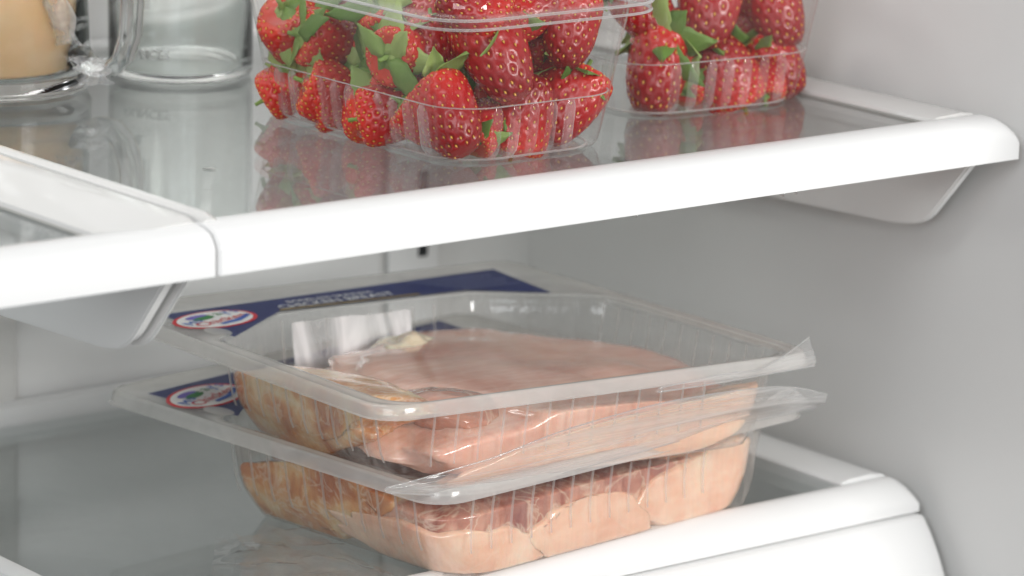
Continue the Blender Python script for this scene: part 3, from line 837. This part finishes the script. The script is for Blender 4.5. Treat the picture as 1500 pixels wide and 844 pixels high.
# side inset, front inset, height
SECT = [(17, 12, .6, .55), (14, 8, 0, .6), (12, 5.8, 1, .7), (8.5, 4.4, 6, .8), (5, 3.6, 12, .9), (3.6, 3.2, 16, 1), (2.6, 2.4, 22, 1), (1.4, 1.3, 29, 1), (.4, .4, 36, 1), (-.6, -.6, 37.6, 1), (-2.2, -2.2, H, 1)]
def inset_edges(poly, ds):
    """move each edge inwards by its own distance"""
    n = len(poly); P = [np.array(p, float) for p in poly]; nr = []; off = []
    for i in range(n):
        e = P[(i+1) % n]-P[i]; e /= np.linalg.norm(e); m = np.array((-e[1], e[0])); nr.append(m); off.append(float(m@P[i])+ds[i])
    return [np.linalg.solve(np.array([nr[i-1], nr[i]]), np.array([off[i-1], off[i]])) for i in range(n)]
def sect_poly(base, side, front): return inset_edges(base, [front, side, side, side, side, side])
def tray(label, dx, dy, a, zb, tx=0.0, ty=0.0, dh=0.0, wide=0.0, left=12, back=50):
    root = thing('chicken_tray', label, 'food tray', 'stacked chicken trays')
    c = (215.0, 128.0)
    base = tray_poly(CAVX0, CAVY0, CAVX1+wide, CAVY1, CH)
    SE = [(q[0], q[1]-(3.5 if dh else 0)*max(0, 1-q[2]/20), q[2]*(H+dh)/H, q[3]) for q in SECT]; H_ = H+dh
    def T(pts, z):
        return [p+np.array((dx, dy, tx*(p[0]-c[0])+ty*(p[1]-c[1]))) for p in xf(pts, z, c, a)]
    def sring(side, front, z, k): return T(fillet_outline(sect_poly(base, side, front), [max(3, r*k) for r in TR], 7, 12), zb+z)
    def ring(ins, z, k=1): return T(fillet_outline(inset_poly(base, ins), [max(3, r*k) for r in TR], 7, 12), zb+z)
    loft('tub', [sring(*q) for q in SE], M['tray'], root, cap0=True, deg=50)
    # flange with a rolled edge; wide at the back where the label sits
    outer = [(CAVX0-left, CAVY0-7), (CAVX1+wide+9, CAVY0-7), (CAVX1+wide+9, CAVY1+back+5), (CAVX0-left, CAVY1+back)]
    def oring(ins, z, rr):
        o = fillet_outline(inset_poly(outer, ins), [14, 14, 10, 10], 7, 12)
        # same point count as the inner ring: resample by angle
        n = len(fillet_outline(base, TR, 7, 12))
        cc = np.array(c); inn = fillet_outline(inset_poly(base, -2.2), TR, 7, 12)
        ang_o = np.unwrap(np.arctan2(o[:, 1]-cc[1], o[:, 0]-cc[0])); ang_i = np.unwrap(np.arctan2(inn[:, 1]-cc[1], inn[:, 0]-cc[0]))
        per = np.concatenate([ang_o-2*math.pi, ang_o, ang_o+2*math.pi]); ox = np.tile(o[:, 0], 3); oy = np.tile(o[:, 1], 3)
        order = np.argsort(per)
        return T(np.stack([np.interp(ang_i, per[order], ox[order]), np.interp(ang_i, per[order], oy[order])], 1), zb+z)
    r0 = ring(-2.3, H_+.05); r1 = ring(-3.6, H_+.5); r2 = ring(-5.2, H_+.3)
    loft('flange', [r0, r1, r2, oring(3.2, H_+.1, 0), oring(1.8, H_+.7, 0), oring(.6, H_+.5, 0), oring(0, H_-.6, 0), oring(-.4, H_-4.2, 0), oring(-1.3, H_-4.6, 0)], M['rim'], root, deg=60)
    # vertical stiffening ribs on the side walls
    o_lo = fillet_outline(inset_poly(base, 4.6), TR, 7, 12); o_hi = fillet_outline(inset_poly(base, .25), TR, 7, 12)
    vs, fs = [], []
    def rib(x, y, nx, ny):
        b = len(vs)
        tx, ty = -ny, nx
        for z, ins, wd in ((11, 0, .3), (15, 0, .5), (20, 0, .6), (28, 0, .6), (35.6, 0, .5)):
            ins = float(np.interp(z, [q[2] for q in SE[1:]], [q[1 if ny < 0 else 0] for q in SE[1:]]))-.12
            for k, (s, d) in enumerate(((-1, -.1), (0, .65), (1, -.1))):
                vs.append((x-nx*ins+tx*s*wd+nx*d, y-ny*ins+ty*s*wd+ny*d, zb+z))
        for i in range(4):
            for k in range(2): fs.append((b+i*3+k, b+i*3+k+1, b+i*3+4+k, b+i*3+3+k))
    for k in range(13): rib(CAVX0+17+k*10.6, CAVY0, 0, -1)
    for k in range(11): rib(CAVX0, CAVY0+17+k*10.6, -1, 0)
    for k in range(11): rib(CAVX1+wide, CAVY0+17+k*10.6, 1, 0)
    for k in range(8): rib(CAVX0+44+k*10.6, CAVY1, 0, 1)
    vs2 = [T([(v[0], v[1])], v[2])[0] for v in vs]
    obj('ribs', mesh('ribs', vs2, fs), M['rib'], root)['kind'] = 'stuff'
    # printed label on the back flange
    zl = zb+H_+.95
    def L(x, y, dz=0.0): return T([(x, y)], zl+dz)[0]
    lab = [(111, 211), (116.6, 161.5), (158.5, 195.2), (250, 195.2), (279.5, 174), (286.5, 227)]
    lo = obj('label', mesh('label', [L(*p) for p in lab], [tuple(range(len(lab)))], False), M['navy'], root)
    def flat(name, pts, dz, mat): return obj(name, mesh(name, [L(x, y, dz) for x, y in pts], [tuple(range(len(pts)))], False), mat, lo)
    lc = np.array((126.5, 193.0)); e1 = np.array((19.5, 7.6)); e2 = np.array((-5.6, 12.6))   # the oval leans along the cut corner
    def oval(kk, cx=0, cy=0, sx=1, sy=1, n=40): return [tuple(lc+e1*(cx+kk*sx*math.cos(2*math.pi*i/n))+e2*(cy+kk*sy*math.sin(2*math.pi*i/n))) for i in range(n)]
    flat('logo_border', oval(1.0), .12, M['ink_red']); flat('logo_field', oval(.9), .24, M['ink_white'])
    flat('logo_sky', oval(.24, -.12, .52, 1.3, .8, 16), .36, M['ink_purple']); flat('logo_hill', oval(.24, -.1, .28, 1.2, .7, 16), .42, M['ink_green'])
    def word(name, body, size, org, ex, ey, mat, dz):
        me = map_mesh(text_mesh(body, size), lambda x, y, z: L(*(np.array(org)+np.array(ex)*x+np.array(ey)*y), dz))
        return obj(name, me, mat, lo)
    n1 = e1/np.linalg.norm(e1); n2 = e2/np.linalg.norm(e2)
    P = lambda u, v: tuple(lc+e1*u+e2*v)
    for ch, u, v, mm in (('M', -.66, .06, 'ink_blue'), ('u', -.38, .22, 'ink_blue'), ('r', .14, .36, 'ink_green'), ('a', .36, .38, 'ink_green'), ('y', .55, .32, 'ink_blue'), ("'s", .74, .26, 'ink_blue')):
        word('logo_letter', ch, 8.2, P(u, v), n1, n2, M[mm], .5)
    word('logo_script', 'Chicken', 8.0, P(.0, -.26), n1*1.18, n2, M['ink_red'], .5)
    flat('logo_ribbon', [P(-.3, -.66), P(.2, -.7), P(.75, -.42), P(.78, -.24), P(.2, -.5), P(-.3, -.52)], .5, M['ink_blue'])
    tcx = 190.0
    word('lettering', 'CHICKEN BREAST', 8.4, (tcx, 201.5), (.86, .04), (0, 1.0), M['ink_grey'], .3)
    word('lettering', 'BONELESS SKINLESS', 5.4, (tcx+1, 208.5), (.9, .04), (0, 1), M['ink_grey'], .3)
    flat('gold_line', [(158.8, 195.6), (228, 196.2), (228, 197.3), (159.4, 196.8)], .3, M['ink_gold'])
    for k in range(7):
        x0, x1, y = 236+k*2.2, 279-(k % 3)*2.0, 217-k*3.6
        flat('small_print', [(x0, y), (x1, y+.6), (x1, y+1.9), (x0, y+1.3)], .3, M['ink_faint'])
    # peel tab pressed through the label's near corner
    tabp = [(114.8+4.6*math.cos(q), 171+8*math.sin(q)) for q in np.linspace(0, 2*math.pi, 20, endpoint=False)]
    obj('peel_tab', mesh('peel_tab', [L(x, y, .5) for x, y in tabp], [tuple(range(20))], False), M['rim'], root)
    def press(P, margin=.7):
        """push a cloud of points (tray frame, height over the tray floor) inside the tub"""
        zs = np.array([q[2] for q in SE[1:]]); si = np.array([q[0] for q in SE[1:]]); fi = np.array([q[1] for q in SE[1:]])
        out = []
        for x, y, z in P:
            z = max(z, margin)
            pl = sect_poly(base, float(np.interp(z, zs, si))+margin, float(np.interp(z, zs, fi))+margin)
            q = np.array((x, y))
            for _ in range(2):
                for i in range(len(pl)):
                    e = pl[(i+1) % len(pl)]-pl[i]; e = e/np.linalg.norm(e); nrm = np.array((-e[1], e[0]))
                    k = float((q-pl[i])@nrm)
                    if k < 0: q = q-nrm*k
            for sx, cx in ((-1, pl[0][0]+20), (1, pl[1][0]-20)):
                cy = pl[0][1]+20
                if (q[0]-cx)*sx > 0 and q[1] < cy:
                    v = q-np.array((cx, cy)); l = np.linalg.norm(v)
                    if l > 20: q = np.array((cx, cy))+v/l*20
            out.append(T([q], zb+z)[0])
        return out
    return root, press, T, L
LT = tray('lower chicken tray with torn film along its front edge', 3, 11, math.radians(6.3), -144.4, dh=2.5, wide=2, left=9, back=40)
UT = tray('upper chicken tray with open view of the meat and full blue label', -.4, 0, math.radians(-2.5), -112.4, -.025, -.02)

def chicken(label, tr, c, rad, rot, mat, seed, group, lump=.22, fold=.0, ztop=None, margin=.7):
    bm = bmesh.new(); bmesh.ops.create_icosphere(bm, subdivisions=5, radius=1)
    R = Matrix.Rotation(rot[2], 3, 'Z') @ Matrix.Rotation(rot[1], 3, 'Y') @ Matrix.Rotation(rot[0], 3, 'X')
    pts = []
    for v in bm.verts:
        d = v.co.normalized()
        # breast fillet: teardrop, thick at one end, thin at the other
        t = d.y*.5+.5
        k = 1+lump*fbm(d, 1.1, seed, 2)+lump*.45*fbm(d, 3.0, seed+5, 3)+.03*fbm(d, 9, seed, 2)-lump*.06*max(0, 1-abs(fbm(d, 1.6, seed+2, 2))*3.5)
        p = Vector((d.x*rad[0]*(1.06-.28*t), d.y*rad[1], d.z*rad[2]*(1.12-.35*t)))*k
        if fold: p.z += fold*math.sin(d.x*4+seed)*rad[2]*.3
        p = R @ p
        pts.append(np.array((p.x+c[0], p.y+c[1], p.z+c[2])))
    if ztop is not None:
        for p in pts:
            if p[2] > ztop: p[2] = ztop+(p[2]-ztop)*.32
    pts = tr[1](pts, margin)
    for v, p in zip(bm.verts, pts): v.co = Vector([float(k)*U for k in p])
    bmesh.ops.smooth_vert(bm, verts=bm.verts, factor=.3, use_axis_x=True, use_axis_y=True, use_axis_z=True)
    me = bpy.data.meshes.new('chicken_breast'); bm.to_mesh(me); bm.free()
    me.polygons.foreach_set('use_smooth', [True]*len(me.polygons))
    o = obj('chicken_breast', me, M[mat]); return tag(o, label, 'chicken', group)
GU, GL = 'chicken in the upper tray', 'chicken in the lower tray'
chicken('orange fatty chicken breast against the left side of upper tray', UT, (126, 130, 15), (38, 78, 18), (-.24, .10, -.04), 'chick_orange', 3.1, GU, .24, ztop=26, margin=1.0)
chicken('broad pink chicken breast filling the right of upper tray', UT, (216, 104, 14), (94, 96, 21), (.05, .03, -.2), 'chick_pink', 7.7, GU, .22, ztop=24.5, margin=2.2)
chicken('pale peach chicken piece along front wall of upper tray', UT, (222, 50, 8), (96, 22, 13), (0, -.12, .02), 'chick_peach', 12.2, GU, .22, margin=.6)
chicken('creamy fat edge of chicken at back of upper tray', UT, (204, 170, 19), (24, 15, 10), (.1, .0, .5), 'chick_fat', 5.4, GU, .3, margin=1.6)
chicken('large pale peach chicken breast at front right of lower tray', LT, (262, 60, 13), (50, 38, 17), (0, -.10, .08), 'chick_peach', 21.0, GL, .2, margin=.7)
chicken('small rounded peach chicken piece at front middle of lower tray', LT, (196, 48, 8), (36, 26, 13), (0, .1, .15), 'chick_peach', 26.5, GL, .2, margin=.5)
chicken('peach chicken breast in near left corner of lower tray', LT, (136, 64, 8), (38, 46, 13), (.1, .0, .25), 'chick_peach', 31.3, GL, .26, margin=.9)
chicken('amber chicken breast along left side of lower tray', LT, (118, 130, 14), (34, 58, 16), (-.10, .05, .05), 'chick_orange', 36.8, GL, .25, margin=1.5)
chicken('dark pink chicken layer across top of lower tray', LT, (205, 104, 19), (112, 92, 11.0), (0, 0, .1), 'chick_dark', 44.4, GL, .2, ztop=25.5, margin=2.6)
chicken('glossy rounded chicken lobe at near left of the meat in upper tray', UT, (160, 76, 22), (25, 22, 9.0), (.1, .1, .5), 'chick_wet', 51.7, GU, .08, margin=2)
# milky sheet imitating white glare on the upper tray's back wall
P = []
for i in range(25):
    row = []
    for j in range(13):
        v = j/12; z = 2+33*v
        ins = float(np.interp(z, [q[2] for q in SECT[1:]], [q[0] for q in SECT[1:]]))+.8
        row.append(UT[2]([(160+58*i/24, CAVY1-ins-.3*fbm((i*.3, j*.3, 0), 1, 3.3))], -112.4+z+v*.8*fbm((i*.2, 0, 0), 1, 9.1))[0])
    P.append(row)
tag(obj('glare_sheet', grid_mesh('glare_sheet', P), M['glare']), 'milky sheet imitating white glare against back wall inside upper tray', 'glare')

# ------------------------------------------------------------------ torn film on the trays
def film_sheet(name, lower, upper, mat, parent, nu=90, nv=18, wr=1.2, seed=1.0, bulge=4.0, out=(0, -1, 0), edge=0.28):
    lower = np.array(lower, float); upper = np.array(upper, float)
    def samp(A, t):
        x = t*(len(A)-1); i = min(int(x), len(A)-2); u = x-i
        p0, p1, p2, p3 = A[max(i-1, 0)], A[i], A[i+1], A[min(i+2, len(A)-1)]
        return .5*((2*p1)+(-p0+p2)*u+(2*p0-5*p1+4*p2-p3)*u*u+(-p0+3*p1-3*p2+p3)*u**3)
    P = []; ov = np.array(out, float)
    for i in range(nu+1):
        t = i/nu; a = samp(lower, t); b = samp(upper, t); row = []
        for j in range(nv+1):
            v = j/nv; p = a+(b-a)*v
            gap = np.linalg.norm(b-a)
            amp = min(1, gap/8)
            # long creases fanning out along the sheet
            f = math.sin(v*8+fbm((t*1.2, v*2, 0), 1, seed)*2.5+seed)*.6+fbm((t*.9, v*7, 0), 1, seed+3)*.7
            p = p+ov*(bulge*math.sin(math.pi*v)*amp*(.6+.5*t)+wr*f*amp)+np.array((0, 0, .5*wr*fbm((t*4, v*5, 2), 1, seed+9)*amp))
            row.append(p)
        P.append(row)
    o = obj(name, grid_mesh(name, P), mat, parent)
    if edge:
        for col_ in (0, -1):
            tube('film_edge', [r[col_] for r in P][1:], edge, M['clam_edge'], o, 6)
    return o
film_sheet('torn_film', [at(566, 722, 36), at(700, 722, 36), at(850, 686, 38), at(1000, 645, 42), at(1100, 617, 46), at(1193, 597, 50)],
           [at(562, 716, 36), at(700, 678, 31), at(830, 630, 28), at(1000, 585, 25), at(1140, 567, 26), at(1212, 578, 32)], M['film'], LT[0], seed=2.3, wr=.9, bulge=2.0)
film_sheet('film_tip', [at(1090, 620, 46), at(1140, 606, 48), at(1192, 596, 50)], [at(1130, 580, 48), at(1160, 570, 58), at(1186, 590, 60)], M['film'], LT[0], nu=30, nv=10, seed=4.1, wr=.8, bulge=1.0)
film_sheet('torn_film', [at(960, 575, 21), at(1060, 560, 21), at(1120, 549, 21), at(1195, 536, 26)],
           [at(960, 570, 21), at(1060, 548, 23), at(1120, 538, 25), at(1184, 494, 30)], M['film'], UT[0], nu=40, nv=10, seed=6.6, wr=.7, bulge=1.0)
film_sheet('torn_film', [at(880, 445, 175), at(980, 470, 140), at(1080, 500, 95), at(1160, 520, 50)],
           [at(890, 432, 180), at(985, 455, 145), at(1085, 484, 98), at(1170, 512, 52)], M['clear_film'], UT[0], nu=50, nv=10, seed=8.6, wr=1.2, bulge=.5, out=(0, 0, 1))
# inner film clinging to the lower tray front corner
def drape(name, p0, p1, p2, p3, mat, parent, seed, wr=1.0):
    P = []
    for i in range(41):
        t = i/40; row = []
        for j in range(31):
            v = j/30
            p = (np.array(p0)*(1-t)+np.array(p1)*t)*(1-v)+(np.array(p3)*(1-t)+np.array(p2)*t)*v
            f = fbm((t*4, v*4, 0), 1, seed, 4)
            ridge = 1-abs(fbm((t*2.2, v*2.2, 1), 1, seed+4, 2))*2.2
            p = p+np.array((0, 0, wr*(f+max(0, ridge)**3*1.2)))
            row.append(p)
        P.append(row)
    return obj(name, grid_mesh(name, P), mat, parent)
fl = thing('plastic_film', 'crumpled clear plastic film lying on glass left of lower tray', 'plastic film')
drape('sheet', (62, 98, -143.6), (120, 56, -143.6), (128, 128, -143.6), (92, 140, -143.6), M['clear_film'], fl, 3.7, 1.6)

# ------------------------------------------------------------------ jars at the back left
JZ = 13.7
jc = (160, 270, JZ)
jr = thing('measuring_jar', 'clear glass measuring jar with raised scale marks behind the tan jug', 'glass jar')
prof = [(0, .8), (24, .6), (27, .1), (28.8, .6), (29.7, 2), (30, 5), (30, 60), (30.4, 118), (31.5, 122), (31.5, 124), (28.6, 124), (27.6, 118), (27.4, 60), (27.4, 6), (26.4, 4), (23, 3.4), (0, 3.3)]
lathe('body', prof, jc, M['jar_glass'], jr, 72)
def on_jar(x, y, z, th0, h0, R):
    th = th0+x/R
    return np.array((jc[0]+(R+z)*math.cos(th), jc[1]+(R+z)*math.sin(th), JZ+h0+y))
thf = math.atan2(-AX_F[1], -AX_F[0])
def jar_word(name, body, size, dth, h):
    me = map_mesh(text_mesh(body, size, .8), lambda x, y, z: on_jar(x, y, z, thf+dth, h, 30.05))
    return obj(name, me, M['clam_edge'], jr)
jar_word('raised_lettering', 'OUNCES', 5.5, -.42, 12)
jar_word('raised_lettering', 'ML', 5.5, -.55, 23)
jar_word('raised_lettering', '200', 5.5, -.55, 36)
for h0, dth, wd, hh in ((44, -.40, 3.4, 26),):
    vs = []; fs = []
    for k in range(7):
        x = (k/6-.5)*wd
        for h in (h0-hh/2, h0+hh/2): vs.append(on_jar(x, 0, .15+.8*math.sin(math.pi*k/6), thf+dth, h, 30))
    obj('raised_bar', mesh('raised_bar', vs, [(2*k, 2*k+2, 2*k+3, 2*k+1) for k in range(6)]), M['clam_edge'], jr)

gc = (76, 281, JZ)
jg = thing('glass_jug', 'clear glass jug with handle at far left, holding tan batter', 'jug')
prof = [(0, 2.0), (30, 1.6), (36, .3), (39, 1.0), (40.6, 4), (40.5, 8), (38, 60), (36, 110), (37, 120), (39, 126), (37.6, 126.6), (34.6, 119), (33.6, 108), (35.4, 60), (37.4, 11), (34, 7.4), (20, 6.4), (0, 6.2)]
lathe('body', prof, gc, M['jug_glass'], jg, 72)
# handle loop on the viewer's right
hd = (AX_R*np.array((1, 1, 0)))*.95-np.array((AX_F[0], AX_F[1], 0))*.35; hd /= np.linalg.norm(hd)
hp = []
for r_, z in ((36, 96), (44, 99), (54, 98), (61, 92), (63.5, 82), (63.5, 60), (63, 40), (62, 26), (59, 17), (54, 12), (48, 11), (42, 14), (38.6, 19)):
    hp.append((gc[0]+hd[0]*r_, gc[1]+hd[1]*r_, JZ+z))
tube('handle', hp, 5.0, M['jug_glass'], jg, 20, (1.75, .7))
bt = lathe('tan_batter', [(0, 6.6), (20, 6.8), (33.6, 7.8), (36.9, 11.4), (36, 35), (35.6, 42), (35.0, 43.2), (30, 42.6), (0, 42.4)], gc, M['batter'], None, 64)
tag(bt, 'creamy tan batter filling the bottom of the glass jug', 'batter')
# cling wrap hanging off the jug
wp = thing('plastic_wrap', 'crinkled plastic wrap hanging over the jug and its handle', 'plastic wrap')
def ribbon(name, path, width, seed, wr):
    P = []
    path = [np.array(p, float) for p in path]
    for i in range(41):
        t = i/40*(len(path)-1); k = min(int(t), len(path)-2); p = path[k]+(path[k+1]-path[k])*(t-k)
        row = []
        for j in range(21):
            v = j/20-.5
            ww = width*(1-.25*math.sin(i*.35+seed))
            q = p+AX_R*np.array((1, 1, 0))*v*ww-np.array((AX_F[0], AX_F[1], 0))*(wr*fbm((i*.12, v*4, 0), 1, seed, 4)*3+2*math.sin(v*9+i*.1))
            q = q+np.array((0, 0, wr*fbm((i*.1, v*3, 4), 1, seed+2)))
            row.append(q)
        P.append(row)
    return obj(name, grid_mesh(name, P), M['wrap'], wp)
ribbon('sheet', [at(62, -110, 238), at(70, -50, 238), at(80, 0, 239), at(92, 40, 240), at(100, 66, 241)], 11, 2.2, .8)
ribbon('sheet', [at(128, 84, 232), at(134, 100, 230), at(138, 112, 230), at(140, 124, 232)], 13, 5.2, .9)

# ------------------------------------------------------------------ small traces of use
def droplet(px, py, r, label):
    p = at(px, py, .9)
    o = lathe('water_droplet', [(0, -r*1.1), (r*.55, -r*.85), (r*.85, -r*.2), (r*.8, r*.4), (r*.5, r*.8), (0, r*.9)], (p[0], p[1], -.35), M['jug_glass'], None, 16)
    return tag(o, label, 'water drop')
droplet(1146, 288, 1.1, 'water drop under shelf front edge, left of the pair near the bracket')
droplet(1166, 285, .9, 'water drop under shelf front edge, right of the pair near the bracket')
droplet(932, 318, .8, 'lone water drop under middle of the shelf front edge')
d = at(307, 247, 45); t_ = (14.0-CAM[2])/(d-CAM)[2]; d = CAM+(d-CAM)*t_
tag(tube('dark_crumb', [d-AX_R*2.6+np.array((0, 0, .1)), d-AX_R*1.2, d+AX_R*.9+np.array((0, 0, .15)), d+AX_R*2.6], [.15, .4, .45, .12], M['seal'], None, 6), 'thin dark crumb on upper glass left of front clamshell', 'crumb')
